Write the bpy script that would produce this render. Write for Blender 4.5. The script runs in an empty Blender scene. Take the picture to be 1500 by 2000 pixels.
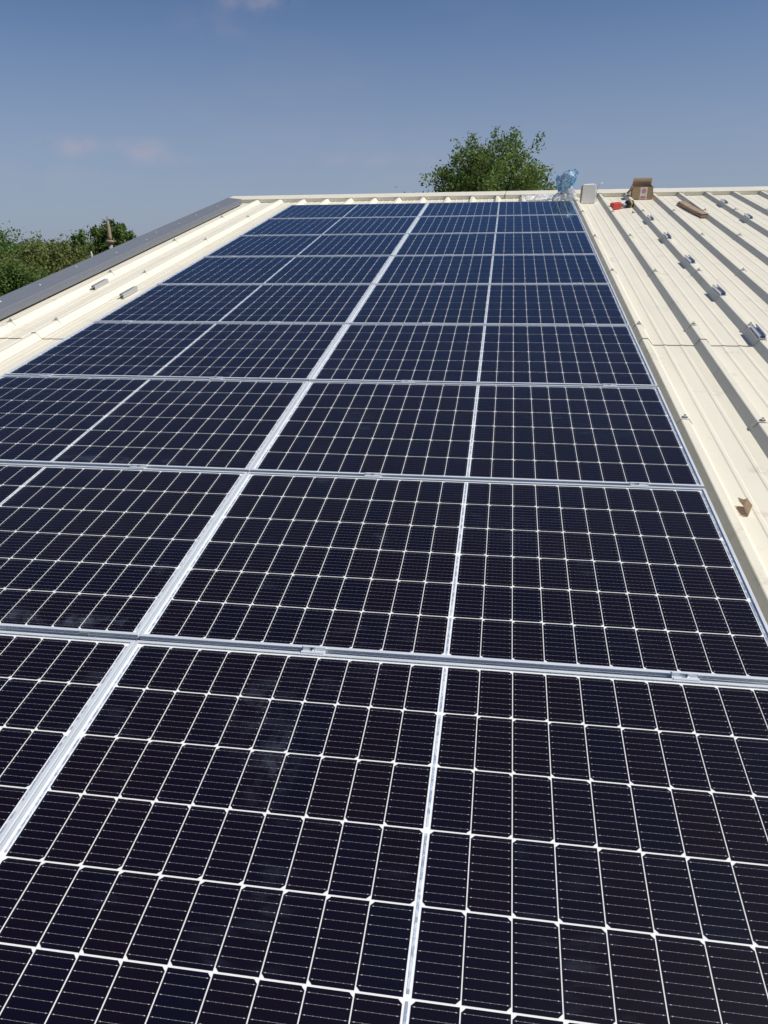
import bpy, math, random
import numpy as np
from mathutils import Matrix, Vector
rng = random.Random(7)

# ------------------------------------------------------------------ camera / sky / sun / exposure
SLOPE = math.radians(10.0)          # roof pitch
Z0 = 5.6                            # height of the panel plane at u=v=0
CS, SN = math.cos(SLOPE), math.sin(SLOPE)

def RT(u, v, w):                    # roof frame (u along ridge, v up the slope, w off the roof) -> world
    return Vector((u, v * CS - w * SN, Z0 + v * SN + w * CS))

def RD(d):                          # direction from roof frame to world
    return Vector((d[0], d[1] * CS - d[2] * SN, d[1] * SN + d[2] * CS))

scene = bpy.context.scene
COL = scene.collection
cam_d = bpy.data.cameras.new('camera')
cam = bpy.data.objects.new('camera', cam_d)
COL.objects.link(cam)
F_PX = 1476.45
CAM_UVW = (0.9928, -1.5619, 1.3566)
RIGHT = (0.98844286, 0.14740211, -0.03540232)
DOWN = (0.04297961, -0.49644371, -0.86700427)
FWD = (-0.14537352, 0.8554626, -0.49704152)
r_, d_, f_ = RD(RIGHT), RD(DOWN), RD(FWD)
cam_pos = RT(*CAM_UVW)
m = Matrix((( r_.x, -d_.x, -f_.x, cam_pos.x),
            ( r_.y, -d_.y, -f_.y, cam_pos.y),
            ( r_.z, -d_.z, -f_.z, cam_pos.z), (0, 0, 0, 1)))
cam.matrix_world = m
cam_d.sensor_fit = 'VERTICAL'
cam_d.sensor_height = 24.0
cam_d.lens = F_PX / 2000.0 * 24.0
cam_d.clip_start = 0.05
cam_d.clip_end = 6000
scene.camera = cam

def ray(px, py):                    # world direction of a photo pixel (1500 x 2000)
    return (r_ * ((px - 750) / F_PX) + d_ * ((py - 1000) / F_PX) + f_).normalized()

def at_dist(px, py, dist):          # point on the pixel's ray at a horizontal distance
    d = ray(px, py)
    return cam_pos + d * (dist / math.hypot(d.x, d.y))

SUN_TO = RD((0.62, 0.05, 0.78)).normalized()
sun_el = math.asin(SUN_TO.z)
sun_az = math.atan2(SUN_TO.x, SUN_TO.y)

world = bpy.data.worlds.new('World')
scene.world = world
world.use_nodes = True
wn, wl = world.node_tree.nodes, world.node_tree.links
wn.clear()
wo = wn.new('ShaderNodeOutputWorld')
bg = wn.new('ShaderNodeBackground')
sky = wn.new('ShaderNodeTexSky')
sky.sky_type = 'NISHITA'
sky.sun_disc = False
sky.sun_elevation = sun_el
sky.sun_rotation = sun_az
sky.altitude = 50
sky.air_density = 0.55
sky.dust_density = 0.7
sky.ozone_density = 2.5
bg.inputs['Strength'].default_value = 0.094
hs = wn.new('ShaderNodeHueSaturation')
hs.inputs['Saturation'].default_value = 1.08
tint = wn.new('ShaderNodeMix')
tint.data_type = 'RGBA'
tint.blend_type = 'MULTIPLY'
tint.inputs['Factor'].default_value = 1.0
tint.inputs['B'].default_value = (.90, .975, 1.04, 1)
wl.new(sky.outputs[0], tint.inputs['A'])
wl.new(tint.outputs['Result'], hs.inputs['Color'])
# pale dusty air low over the horizon, the same all the way round
tcz = wn.new('ShaderNodeTexCoord'); sz = wn.new('ShaderNodeSeparateXYZ'); wl.new(tcz.outputs['Generated'], sz.inputs[0])
hz_ = wn.new('ShaderNodeMapRange'); hz_.interpolation_type = 'SMOOTHSTEP'; wl.new(sz.outputs['Z'], hz_.inputs['Value'])
hz_.inputs['From Min'].default_value = .33; hz_.inputs['From Max'].default_value = -.02; hz_.inputs['To Max'].default_value = .85
hmix = wn.new('ShaderNodeMix'); hmix.data_type = 'RGBA'; hmix.inputs['B'].default_value = (3.25, 3.75, 4.75, 1)
wl.new(hz_.outputs[0], hmix.inputs['Factor']); wl.new(hs.outputs[0], hmix.inputs['A'])
# faint thin clouds all round the sky
tc = wn.new('ShaderNodeTexCoord')
mp = wn.new('ShaderNodeMapping')
mp.inputs['Scale'].default_value = (3.2, 3.2, 13.0)
mp.inputs['Location'].default_value = (0.35, 0.1, 0.55)
nz = wn.new('ShaderNodeTexNoise')
nz.inputs['Scale'].default_value = 1.0
nz.inputs['Detail'].default_value = 6
nz.inputs['Roughness'].default_value = 0.6
cr = wn.new('ShaderNodeMapRange')
cr.inputs['From Min'].default_value = 0.54
cr.inputs['From Max'].default_value = 0.78
cr.inputs['To Max'].default_value = 0.07
mixc = wn.new('ShaderNodeMix')
mixc.data_type = 'RGBA'
mixc.inputs['B'].default_value = (5.6, 4.6, 5.0, 1)
wl.new(tc.outputs['Generated'], mp.inputs['Vector'])
wl.new(mp.outputs[0], nz.inputs['Vector'])
wl.new(nz.outputs['Fac'], cr.inputs['Value'])
cloud = cr.outputs[0]
nz2 = wn.new('ShaderNodeTexNoise')
nz2.inputs['Scale'].default_value = 26.0
nz2.inputs['Detail'].default_value = 5
wl.new(tc.outputs['Generated'], nz2.inputs['Vector'])
def wmath(op, a, b):
    x = wn.new('ShaderNodeMath'); x.operation = op
    for i_, q_ in ((0, a), (1, b)):
        if isinstance(q_, float): x.inputs[i_].default_value = q_
        else: wl.new(q_, x.inputs[i_])
    return x.outputs[0]
cn = wn.new('ShaderNodeMapRange'); cn.inputs['From Min'].default_value = .36; cn.inputs['From Max'].default_value = .62
wl.new(nz2.outputs['Fac'], cn.inputs['Value'])
for (cx_, cy_, rh, rv, am) in ((140, 284, .040, .013, .36), (275, 286, .035, .012, .30), (300, 308, .05, .010, .16), (500, 0, .05, .014, .34), (420, 40, .07, .02, .08), (720, 312, .12, .010, .10), (80, 345, .10, .02, .07)):
    sb = wn.new('ShaderNodeVectorMath'); sb.operation = 'SUBTRACT'; wl.new(tc.outputs['Generated'], sb.inputs[0]); sb.inputs[1].default_value = ray(cx_, cy_)
    dvn = wn.new('ShaderNodeVectorMath'); dvn.operation = 'DIVIDE'; wl.new(sb.outputs[0], dvn.inputs[0]); dvn.inputs[1].default_value = (rh, rh, rv)
    ln = wn.new('ShaderNodeVectorMath'); ln.operation = 'LENGTH'; wl.new(dvn.outputs[0], ln.inputs[0])
    mr = wn.new('ShaderNodeMapRange'); mr.interpolation_type = 'SMOOTHSTEP'; wl.new(ln.outputs['Value'], mr.inputs['Value'])
    mr.inputs['From Min'].default_value = 1.25; mr.inputs['From Max'].default_value = .2; mr.inputs['To Max'].default_value = am
    cloud = wmath('ADD', cloud, wmath('MULTIPLY', mr.outputs[0], cn.outputs[0]))
wl.new(cloud, mixc.inputs['Factor'])
wl.new(hmix.outputs['Result'], mixc.inputs['A'])
wl.new(mixc.outputs['Result'], bg.inputs['Color'])
wl.new(bg.outputs[0], wo.inputs['Surface'])

sun_d = bpy.data.lights.new('sun', 'SUN')
sun_d.energy = 4.5
sun_d.angle = math.radians(0.5)
sun_d.color = (1.0, 0.95, 0.87)
sun = bpy.data.objects.new('sun', sun_d)
sun.rotation_euler = SUN_TO.to_track_quat('Z', 'Y').to_euler()
sun.location = (20, 0, 30)
COL.objects.link(sun)

scene.render.engine = 'CYCLES'
scene.cycles.max_bounces = 7
scene.cycles.diffuse_bounces = 3
scene.cycles.glossy_bounces = 3
scene.cycles.transmission_bounces = 3
scene.cycles.transparent_max_bounces = 8
scene.view_settings.view_transform = 'Standard'
scene.view_settings.look = 'None'
scene.view_settings.exposure = 0.0
scene.view_settings.gamma = 1.0
scene.view_settings.use_curve_mapping = False

# ------------------------------------------------------------------ helpers
class MB:
    def __init__(s): s.v, s.f = [], []
    def face(s, pts):
        n = len(s.v); s.v += [tuple(p) for p in pts]; s.f.append(tuple(range(n, n + len(pts)))); return s
    def box(s, c, d, rot=None):
        hx, hy, hz = d[0] / 2, d[1] / 2, d[2] / 2
        p = [Vector((x, y, z)) for x in (-hx, hx) for y in (-hy, hy) for z in (-hz, hz)]
        if rot is not None: p = [rot @ q for q in p]
        n = len(s.v); s.v += [tuple(q + Vector(c)) for q in p]
        s.f += [tuple(n + i for i in q) for q in ((0, 1, 3, 2), (4, 6, 7, 5), (0, 4, 5, 1), (2, 3, 7, 6), (0, 2, 6, 4), (1, 5, 7, 3))]
        return s
    def prism(s, poly, a, b, fn):
        """closed 2-D polygon swept from a to b; fn(p, q, t) -> 3-D point"""
        n = len(s.v); k = len(poly)
        s.v += [tuple(fn(p[0], p[1], a)) for p in poly] + [tuple(fn(p[0], p[1], b)) for p in poly]
        for i in range(k):
            j = (i + 1) % k; s.f.append((n + i, n + j, n + k + j, n + k + i))
        s.f.append(tuple(n + i for i in range(k))[::-1]); s.f.append(tuple(n + k + i for i in range(k)))
        return s
    def sheet(s, line, a, b, fn):
        """open 2-D polyline swept from a to b"""
        n = len(s.v); k = len(line)
        s.v += [tuple(fn(p[0], p[1], a)) for p in line] + [tuple(fn(p[0], p[1], b)) for p in line]
        for i in range(k - 1): s.f.append((n + i, n + i + 1, n + k + i + 1, n + k + i))
        return s
    def tube(s, pts, rad, seg=8, cap=True):
        pts = [Vector(p) for p in pts]
        if not isinstance(rad, (list, tuple)): rad = [rad] * len(pts)
        n = len(s.v)
        for i, p in enumerate(pts):
            t = (pts[min(i + 1, len(pts) - 1)] - pts[max(i - 1, 0)]).normalized()
            a = t.orthogonal().normalized() if abs(t.z) > .95 else t.cross(Vector((0, 0, 1))).normalized()
            b = t.cross(a)
            for k in range(seg):
                an = 2 * math.pi * k / seg
                s.v.append(tuple(p + (a * math.cos(an) + b * math.sin(an)) * rad[i]))
        for i in range(len(pts) - 1):
            for k in range(seg):
                k2 = (k + 1) % seg
                s.f.append((n + i * seg + k, n + i * seg + k2, n + (i + 1) * seg + k2, n + (i + 1) * seg + k))
        if cap:
            s.f.append(tuple(n + k for k in range(seg))[::-1])
            s.f.append(tuple(n + (len(pts) - 1) * seg + k for k in range(seg)))
        return s
    def mesh(s, name, mat, smooth=False):
        me = bpy.data.meshes.new(name)
        me.from_pydata(s.v, [], s.f)
        me.validate(); me.update()
        if mat: me.materials.append(mat)
        if smooth:
            for p in me.polygons: p.use_smooth = True
        return me
    def build(s, name, mat, parent=None, smooth=False, loc=None, bevel=0):
        o = bpy.data.objects.new(name, s.mesh(name, mat, smooth))
        COL.objects.link(o)
        if parent: o.parent = parent
        if loc is not None: o.location = loc
        if bevel:
            b = o.modifiers.new('bevel', 'BEVEL'); b.width = bevel; b.segments = 2; b.limit_method = 'ANGLE'
        return o

def link(name, me, parent=None, loc=None, rz=0.0):
    o = bpy.data.objects.new(name, me); COL.objects.link(o)
    if parent: o.parent = parent
    if loc is not None: o.location = loc
    if rz: o.rotation_euler.z = rz
    return o

def tag(o, label=None, cat=None, group=None, kind=None):
    if label: o['label'] = label
    if cat: o['category'] = cat
    if group: o['group'] = group
    if kind: o['kind'] = kind
    return o

def empty(name, loc=(0, 0, 0), rot=(0, 0, 0)):
    o = bpy.data.objects.new(name, None); COL.objects.link(o)
    o.location = loc; o.rotation_euler = rot; o.empty_display_size = .1
    return o

def on_roof(name, u, v, w, rz=0.0):     # Empty lying on the roof plane
    o = empty(name, RT(u, v, w))
    o.rotation_euler = (Matrix.Rotation(SLOPE, 3, 'X') @ Matrix.Rotation(rz, 3, 'Z')).to_euler()
    return o

# ------------------------------------------------------------------ materials
def mat(name, col, rough=.5, metal=0., spec=.5):
    mt = bpy.data.materials.new(name); mt.use_nodes = True
    b = mt.node_tree.nodes['Principled BSDF']
    b.inputs['Base Color'].default_value = (*col, 1)
    b.inputs['Roughness'].default_value = rough
    b.inputs['Metallic'].default_value = metal
    b.inputs['Specular IOR Level'].default_value = spec
    return mt

class NT:
    def __init__(s, mt): s.n, s.l = mt.node_tree.nodes, mt.node_tree.links; s.b = s.n.get('Principled BSDF')
    def new(s, t, **kw):
        x = s.n.new(t)
        for k, v in kw.items(): setattr(x, k, v)
        return x
    def set(s, sock, v):
        if hasattr(v, 'is_linked') or isinstance(v, bpy.types.NodeSocket): s.l.new(v, sock)
        else: sock.default_value = v
    def math(s, op, a, b=0.0, clamp=False):
        x = s.n.new('ShaderNodeMath'); x.operation = op; x.use_clamp = clamp
        s.set(x.inputs[0], a); s.set(x.inputs[1], b); return x.outputs[0]
    def noise(s, vec, scale, detail=4, rough=.55):
        x = s.n.new('ShaderNodeTexNoise'); s.l.new(vec, x.inputs['Vector'])
        x.inputs['Scale'].default_value = scale; x.inputs['Detail'].default_value = detail; x.inputs['Roughness'].default_value = rough
        return x.outputs['Fac']
    def ramp(s, v, a, b, lo=0.0, hi=1.0):
        x = s.n.new('ShaderNodeMapRange'); s.l.new(v, x.inputs['Value'])
        x.inputs['From Min'].default_value = a; x.inputs['From Max'].default_value = b
        x.inputs['To Min'].default_value = lo; x.inputs['To Max'].default_value = hi
        return x.outputs[0]
    def mix(s, fac, a, b):
        x = s.n.new('ShaderNodeMix'); x.data_type = 'RGBA'
        s.set(x.inputs['Factor'], fac)
        for sk, v in ((x.inputs['A'], a), (x.inputs['B'], b)):
            s.set(sk, v if isinstance(v, bpy.types.NodeSocket) else (*v, 1))
        return x.outputs['Result']
    def bump(s, h, strength, dist):
        x = s.n.new('ShaderNodeBump'); s.l.new(h, x.inputs['Height'])
        x.inputs['Strength'].default_value = strength; x.inputs['Distance'].default_value = dist
        return x.outputs[0]
    def pos(s): return s.n.new('ShaderNodeNewGeometry').outputs['Position']
    def obj(s): return s.n.new('ShaderNodeTexCoord').outputs['Object']

M = {}
# cream painted steel
mt = M['cream'] = mat('cream_paint', (.74, .68, .54), .42, 0, .4)
t = NT(mt); p = t.pos()
n1 = t.noise(p, 1.1, 5); n2 = t.noise(p, 60, 3); n3 = t.noise(p, 9, 6, .7)
c = t.mix(t.ramp(n1, .35, .7), (.765, .722, .595), (.73, .695, .58))
c = t.mix(t.ramp(n3, .58, .80, 0, .22), c, (.50, .45, .36))
c = t.mix(t.ramp(n2, .70, .78, 0, .35), c, (.36, .32, .26))
sm_ = t.new('ShaderNodeMapping'); sm_.inputs['Scale'].default_value = (14, .9, .9); t.l.new(p, sm_.inputs[0]); n4 = t.noise(sm_.outputs[0], 1.0, 6, .65)
c = t.mix(t.ramp(n4, .48, .74, 0, .30), c, (.56, .51, .41))
n5 = t.noise(p, 4.5, 3, .5); n6 = t.noise(p, 26, 4, .6)
c = t.mix(t.math('MULTIPLY', t.ramp(n5, .60, .70, 0, .45), t.ramp(n6, .45, .6)), c, (.46, .42, .35))
t.l.new(c, t.b.inputs['Base Color'])
t.l.new(t.ramp(n3, .3, .8, .36, .55), t.b.inputs['Roughness'])
t.l.new(t.bump(n1, .12, .02), t.b.inputs['Normal'])
# grey anodised verge
mt = M['verge'] = mat('grey_flashing', (.2, .2, .225), .45, .0, .5)
t = NT(mt); p = t.pos(); n1 = t.noise(p, 3, 5); n2 = t.noise(p, 45, 3)
c = t.mix(n1, (.145, .156, .182), (.172, .184, .210)); c = t.mix(t.ramp(n2, .68, .75, 0, .5), c, (.4, .4, .4))
t.l.new(c, t.b.inputs['Base Color']); t.l.new(t.bump(n1, .15, .02), t.b.inputs['Normal'])
# aluminium
mt = M['alu'] = mat('anodised_aluminium', (.74, .78, .82), .42, .30, .5)
t = NT(mt); p = t.obj(); sc = t.new('ShaderNodeMapping'); sc.inputs['Scale'].default_value = (4, 4, 300)
t.l.new(p, sc.inputs[0]); n1 = t.noise(sc.outputs[0], 3, 3); n2 = t.noise(p, 14, 5)
t.l.new(t.mix(t.ramp(n2, .4, .75, 0, .5), (.76, .80, .84), (.64, .68, .72)), t.b.inputs['Base Color'])
t.l.new(t.ramp(n1, .2, .8, .3, .48), t.b.inputs['Roughness'])
mt = M['alu_rail'] = mat('mill_aluminium', (.62, .65, .72), .32, .9)
M['loose'] = mat('dull_aluminium', (.50, .51, .52), .5, .5)
M['steel'] = mat('stainless_steel', (.55, .56, .58), .25, 1.0)
M['dark_gap'] = mat('rubber_seal', (.03, .03, .03), .8)
# backsheet
M['back'] = mat('white_backsheet', (.90, .91, .92), .5)
# tinned ribbon
mt = M['ribbon'] = mat('tinned_ribbon', (.60, .66, .78), .45, .45)
t = NT(mt); p = t.pos(); n1 = t.noise(p, 70, 2, .5)
t.l.new(t.mix(t.ramp(n1, .42, .60), (.40, .47, .62), (.84, .88, .95)), t.b.inputs['Base Color'])
t.l.new(t.bump(n1, .25, .004), t.b.inputs['Normal'])
# solar cell: wires across, solder dots
mt = M['cell'] = mat('mono_cell', (.006, .007, .014), .35, 0, .25)
t = NT(mt)
uv = t.new('ShaderNodeUVMap'); sx = t.new('ShaderNodeSeparateXYZ'); t.l.new(uv.outputs[0], sx.inputs[0])
U, V = sx.outputs[0], sx.outputs[1]
fv = t.math('FRACT', t.math('MULTIPLY', V, 9.0))
dv = t.math('ABSOLUTE', t.math('SUBTRACT', fv, 0.5))                 # in units of 18.4 mm
wire = t.math('LESS_THAN', dv, 0.0122)
fu = t.math('FRACT', t.math('ADD', t.math('MULTIPLY', U, 6.0), .0))
du = t.math('ABSOLUTE', t.math('SUBTRACT', fu, 0.5))                 # in units of 13.8 mm
dot = t.math('MULTIPLY', t.math('LESS_THAN', du, 0.032), t.math('LESS_THAN', dv, 0.024))
ue = t.math('ABSOLUTE', t.math('SUBTRACT', U, 0.5))
enddot = t.math('MULTIPLY', t.math('LESS_THAN', t.math('ABSOLUTE', t.math('SUBTRACT', ue, .43)), .011), t.math('LESS_THAN', dv, 0.040))
inb = t.math('LESS_THAN', ue, 0.475)
oi = t.new('ShaderNodeObjectInfo')
hue = t.mix(t.ramp(oi.outputs['Random'], .0, 1.0), (.0026, .0020, .0125), (.0058, .0020, .0080))
nn = t.noise(t.obj(), 25, 3)
hue = t.mix(t.ramp(nn, .3, .7, 0, .5), hue, (.0030, .0026, .0085))
# fine silver fingers running up the cell lift the colour a touch
fing = t.math('LESS_THAN', t.math('ABSOLUTE', t.math('SUBTRACT', t.math('FRACT', t.math('MULTIPLY', U, 55.0)), .5)), .02)
hue = t.mix(t.math('MULTIPLY', fing, .15), hue, (.10, .10, .11))
c = t.mix(t.math('MULTIPLY', wire, inb), hue, (.30, .30, .32))
c = t.mix(t.math('MAXIMUM', dot, enddot), c, (.58, .58, .60))
t.l.new(c, t.b.inputs['Base Color'])
# solar glass: thin pane, reflection by Fresnel, light dust and wipe marks
mt = bpy.data.materials.new('solar_glass'); mt.use_nodes = True; M['glass'] = mt
t = NT(mt); t.n.clear()
out = t.new('ShaderNodeOutputMaterial'); tr = t.new('ShaderNodeBsdfTransparent'); gl = t.new('ShaderNodeBsdfGlossy'); df = t.new('ShaderNodeBsdfDiffuse')
fr = t.new('ShaderNodeFresnel'); fr.inputs['IOR'].default_value = 1.50
gl.inputs['Roughness'].default_value = .06; gl.inputs['Color'].default_value = (.66, .83, 1.0, 1)
df.inputs['Color'].default_value = (.44, .53, .72, 1)
m1 = t.new('ShaderNodeMixShader'); m2 = t.new('ShaderNodeMixShader')
t.l.new(t.math('SUBTRACT', fr.outputs[0], .028, True), m1.inputs[0]); t.l.new(tr.outputs[0], m1.inputs[1]); t.l.new(gl.outputs[0], m1.inputs[2])
p = t.pos()
big = t.noise(p, 2.2, 5, .6); sm = t.noise(p, 17, 6, .7)
wv = t.new('ShaderNodeMapping'); wv.inputs['Scale'].default_value = (9, 34, 20); t.l.new(p, wv.inputs[0])
st = t.noise(wv.outputs[0], 1.0, 5, .65)
dust = t.math('MULTIPLY', t.ramp(big, .55, .75), t.ramp(st, .52, .78))
def blob(uvw, rad, amt):            # a smear of its own shape on one pane
    q = RT(*uvw); s_ = t.new('ShaderNodeVectorMath', operation='SUBTRACT'); t.l.new(p, s_.inputs[0]); s_.inputs[1].default_value = q
    k_ = t.new('ShaderNodeVectorMath', operation='DIVIDE'); t.l.new(s_.outputs[0], k_.inputs[0]); k_.inputs[1].default_value = rad
    l_ = t.new('ShaderNodeVectorMath', operation='LENGTH'); t.l.new(k_.outputs[0], l_.inputs[0])
    return t.math('MULTIPLY', t.math('MULTIPLY', t.ramp(l_.outputs['Value'], 1.0, .3), t.ramp(sm, .46, .62)), amt * .65)
tot = t.math('MULTIPLY', dust, .09)
for a in (((.42, -.20, 0), (.07, .10, .3), .05), ((.52, -.42, 0), (.06, .13, .3), .07), ((.47, -.30, 0), (.16, .2, .3), .03),
          ((-.25, .06, 0), (.35, .035, .3), .13), ((-.75, .09, 0), (.4, .05, .3), .12), ((.33, 1.0, 0), (.06, .05, .3), .05),
          ((.62, .62, 0), (.05, .06, .3), .06), ((-.6, 1.12, 0), (.4, .04, .3), .10), ((-.7, 2.2, 0), (.5, .04, .3), .10),
          ((-.5, 2.7, 0), (.35, .12, .3), .05), ((-.05, .35, 0), (.05, .05, .3), .06)):
    tot = t.math('ADD', tot, blob(*a))
tot = t.math('ADD', tot, .0006)
t.l.new(tot, m2.inputs[0]); t.l.new(m1.outputs[0], m2.inputs[1]); t.l.new(df.outputs[0], m2.inputs[2])
t.l.new(m2.outputs[0], out.inputs['Surface'])

def noisy(name, a, b, scale, rough=.8, bumpd=.0, lo=.3, hi=.7):
    mt = mat(name, a, rough); t = NT(mt); p = t.obj(); n = t.noise(p, scale, 6, .65)
    t.l.new(t.mix(t.ramp(n, lo, hi), a, b), t.b.inputs['Base Color'])
    if bumpd: t.l.new(t.bump(n, .5, bumpd), t.b.inputs['Normal'])
    return mt
M['card'] = noisy('cardboard', (.46, .33, .20), (.38, .27, .16), 22, .85, .001)
M['card_scrap'] = noisy('cardboard_scrap', (.70, .53, .38), (.60, .45, .32), 60, .85, .0006)
M['foam'] = noisy('white_carton', (.78, .76, .73), (.72, .70, .68), 12, .7, .001)
M['paper'] = mat('label_paper', (.80, .77, .74), .6)
M['red_ink'] = mat('red_print', (.62, .06, .04), .5)
M['red_plastic'] = noisy('red_plastic', (.55, .05, .03), (.45, .05, .03), 30, .4)
M['black_plastic'] = mat('black_rubber', (.025, .025, .028), .55)
M['grey_plastic'] = mat('grey_metal', (.18, .18, .19), .4, .3)
M['yellow_plastic'] = mat('yellow_plastic', (.55, .48, .03), .4)
M['wood'] = noisy('weathered_wood', (.40, .29, .20), (.26, .18, .12), 14, .85, .001)
M['twig'] = mat('dry_twig', (.10, .07, .05), .9)
M['rust'] = noisy('rusty_cap', (.30, .21, .14), (.37, .28, .20), 9, .8)
M['pole'] = noisy('weathered_pole', (.26, .25, .23), (.33, .32, .30), 9, .8)
M['white_pole'] = noisy('white_pipe', (.62, .62, .60), (.52, .52, .5), 12, .6)
M['tape'] = mat('clear_tape', (.62, .62, .60), .4)
M['wall'] = noisy('render_wall', (.58, .53, .43), (.52, .47, .38), 2, .9)
mt = M['bark'] = noisy('bark', (.10, .075, .05), (.17, .13, .09), 8, .9, .02)
# plastic films
def film(name, col, trans, rough):
    mt = bpy.data.materials.new(name); mt.use_nodes = True; t = NT(mt); b = t.b
    b.inputs['Base Color'].default_value = (*col, 1); b.inputs['Roughness'].default_value = rough
    b.inputs['Specular IOR Level'].default_value = .8
    o = t.n['Material Output']; tl = t.new('ShaderNodeBsdfTranslucent'); tl.inputs[0].default_value = (*col, 1)
    tp = t.new('ShaderNodeBsdfTransparent'); a = t.new('ShaderNodeMixShader'); c = t.new('ShaderNodeMixShader')
    a.inputs[0].default_value = .28; c.inputs[0].default_value = trans
    t.l.new(b.outputs[0], a.inputs[1]); t.l.new(tl.outputs[0], a.inputs[2])
    t.l.new(a.outputs[0], c.inputs[1]); t.l.new(tp.outputs[0], c.inputs[2]); t.l.new(c.outputs[0], o.inputs['Surface'])
    nf = t.noise(t.obj(), 16, 3, .5); cc_ = t.mix(t.ramp(nf, .44, .62), col, tuple(.45 * q_ + .5 for q_ in col))
    t.l.new(cc_, b.inputs['Base Color']); t.l.new(cc_, tl.inputs[0])
    return mt
M['film_blue'] = film('blue_film', (.20, .47, .74), .0, .2)
M['film_clear'] = film('clear_film', (.78, .82, .87), .2, .2)
# leaves
def leafmat(name, a, b, c_):
    mt = mat(name, a, .55, 0, .3); t = NT(mt)
    g = t.new('ShaderNodeNewGeometry')
    n = t.noise(g.outputs['Position'], .9, 3)
    col = t.mix(g.outputs['Random Per Island'], a, b)
    col = t.mix(t.ramp(n, .42, .62), col, c_)
    t.l.new(col, t.b.inputs['Base Color'])
    o = t.n['Material Output']; tl = t.new('ShaderNodeBsdfTranslucent'); mx = t.new('ShaderNodeMixShader'); mx.inputs[0].default_value = .38
    t.l.new(col, tl.inputs[0]); t.l.new(t.b.outputs[0], mx.inputs[1]); t.l.new(tl.outputs[0], mx.inputs[2]); t.l.new(mx.outputs[0], o.inputs['Surface'])
    return mt
M['leaf_ridge'] = leafmat('leaf_mid_green', (.105, .172, .042), (.160, .240, .064), (.130, .190, .044))
M['leaf_dark'] = leafmat('leaf_dark_green', (.088, .150, .036), (.135, .215, .054), (.118, .175, .040))
M['leaf_olive'] = leafmat('leaf_olive_green', (.132, .168, .045), (.195, .225, .069), (.150, .170, .050))
M['leaf_fresh'] = leafmat('leaf_fresh_green', (.100, .175, .045), (.156, .250, .073), (.119, .194, .050))
mt = M['ground'] = mat('grass_ground', (.08, .10, .04), .95)
t = NT(mt); p = t.pos(); n1 = t.noise(p, .08, 6); n2 = t.noise(p, 3, 5)
c = t.mix(t.ramp(n1, .35, .65), (.07, .10, .035), (.17, .15, .08)); c = t.mix(t.ramp(n2, .4, .7, 0, .5), c, (.05, .07, .025))
t.l.new(c, t.b.inputs['Base Color'])

# ------------------------------------------------------------------ ground
g = MB().face([(-3000, -3000, 0), (3000, -3000, 0), (3000, 3000, 0), (-3000, 3000, 0)]).build('ground', M['ground'])
tag(g, 'flat green and dry ground around the building', None, None, 'structure')

# ------------------------------------------------------------------ building: ribbed sheets, ridge cap, verge, clips
PAN, RIBTOP = -0.100, -0.060
PITCH = 1 / 3
RIB0 = 1.842
RIBS = [RIB0 + PITCH * k for k in range(-13, 25)]
RT_H, RB_H = .016, .0475               # half widths of rib top and base
EAVE, RIDGE, LAP = -5.5, 9.66, 3.085
bld = tag(empty('industrial_building', (3.5, 3, 0)), 'low pitched building with cream ribbed metal roof carrying the solar array', 'building')
BO = Vector((3.5, 3, 0))

def fb(u, w, v): return RT(u, v, w) - BO

def rib_pts(c, base, top): return [(c - RB_H, base), (c - RT_H - .002, top - .002), (c - RT_H + .002, top), (c + RT_H - .002, top), (c + RT_H + .002, top - .002), (c + RB_H, base)]

def pan_pts(c, base, n=2):             # two low stiffeners in the pan right of rib c
    o = []
    for k in (.118, .215)[:n]:
        o += [(c + k - .012, base), (c + k - .006, base + .0026), (c + k + .006, base + .0026), (c + k + .014, base)]
    return o

def roof_sheet(u0, u1, va, vb, lift):
    base, top = PAN + lift, RIBTOP + lift
    line = [(u0 + .040, base)]
    line += pan_pts(u0, base)
    k = u0 + PITCH
    while k < u1 - .01:
        line += rib_pts(k, base, top) + pan_pts(k, base); k += PITCH
    line += rib_pts(u1, base + .0015, top + .0015)[:5] + [(u1 + RB_H, base + .002), (u1 + RB_H + .008, base + .002)]
    b = MB().sheet(line, va, vb, fb)
    # folded ends give the sheet its visible thickness
    b.sheet([(p_, q_) for p_, q_ in line], va, va, lambda p_, q_, t_: fb(p_, q_, va))
    n = len(line); f = b.f[:n - 1]; b.f = f; b.v = b.v[:2 * n]
    low = len(b.v); b.v += [tuple(fb(p_, q_ - .0012, va)) for p_, q_ in line]
    for i in range(n - 1): b.f.append((i, low + i, low + i + 1, i + 1))
    e0 = len(b.v); b.v += [tuple(fb(line[-1][0], line[-1][1] - .0012, va)), tuple(fb(line[-1][0], line[-1][1] - .0012, vb))]
    b.f.append((n - 1, e0, e0 + 1, 2 * n - 1))
    return b.build('roof_sheet', M['cream'], bld)

bounds = [RIB0 + k for k in range(-4, 9)]
for k in range(len(bounds) - 1):
    roof_sheet(bounds[k], bounds[k + 1], EAVE, LAP + .06, 0)
    roof_sheet(bounds[k], bounds[k + 1], LAP + rng.uniform(-.004, .004), RIDGE, .0055)
for va, vb, lf in ((EAVE, LAP + .06, 0), (LAP, RIDGE, .0055)):      # narrow strip beside the verge
    c = RIB0 - 4 - PITCH; base, top = PAN + lf, RIBTOP + lf
    line = [(-2.80, base)] + rib_pts(c, base, top) + pan_pts(c, base) + rib_pts(RIB0 - 4, base + .0015, top + .0015)[:5] + [(RIB0 - 4 + RB_H, base + .002), (RIB0 - 4 + RB_H + .008, base + .002)]
    MB().sheet(line, va, vb, fb).build('roof_sheet', M['cream'], bld)
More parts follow.
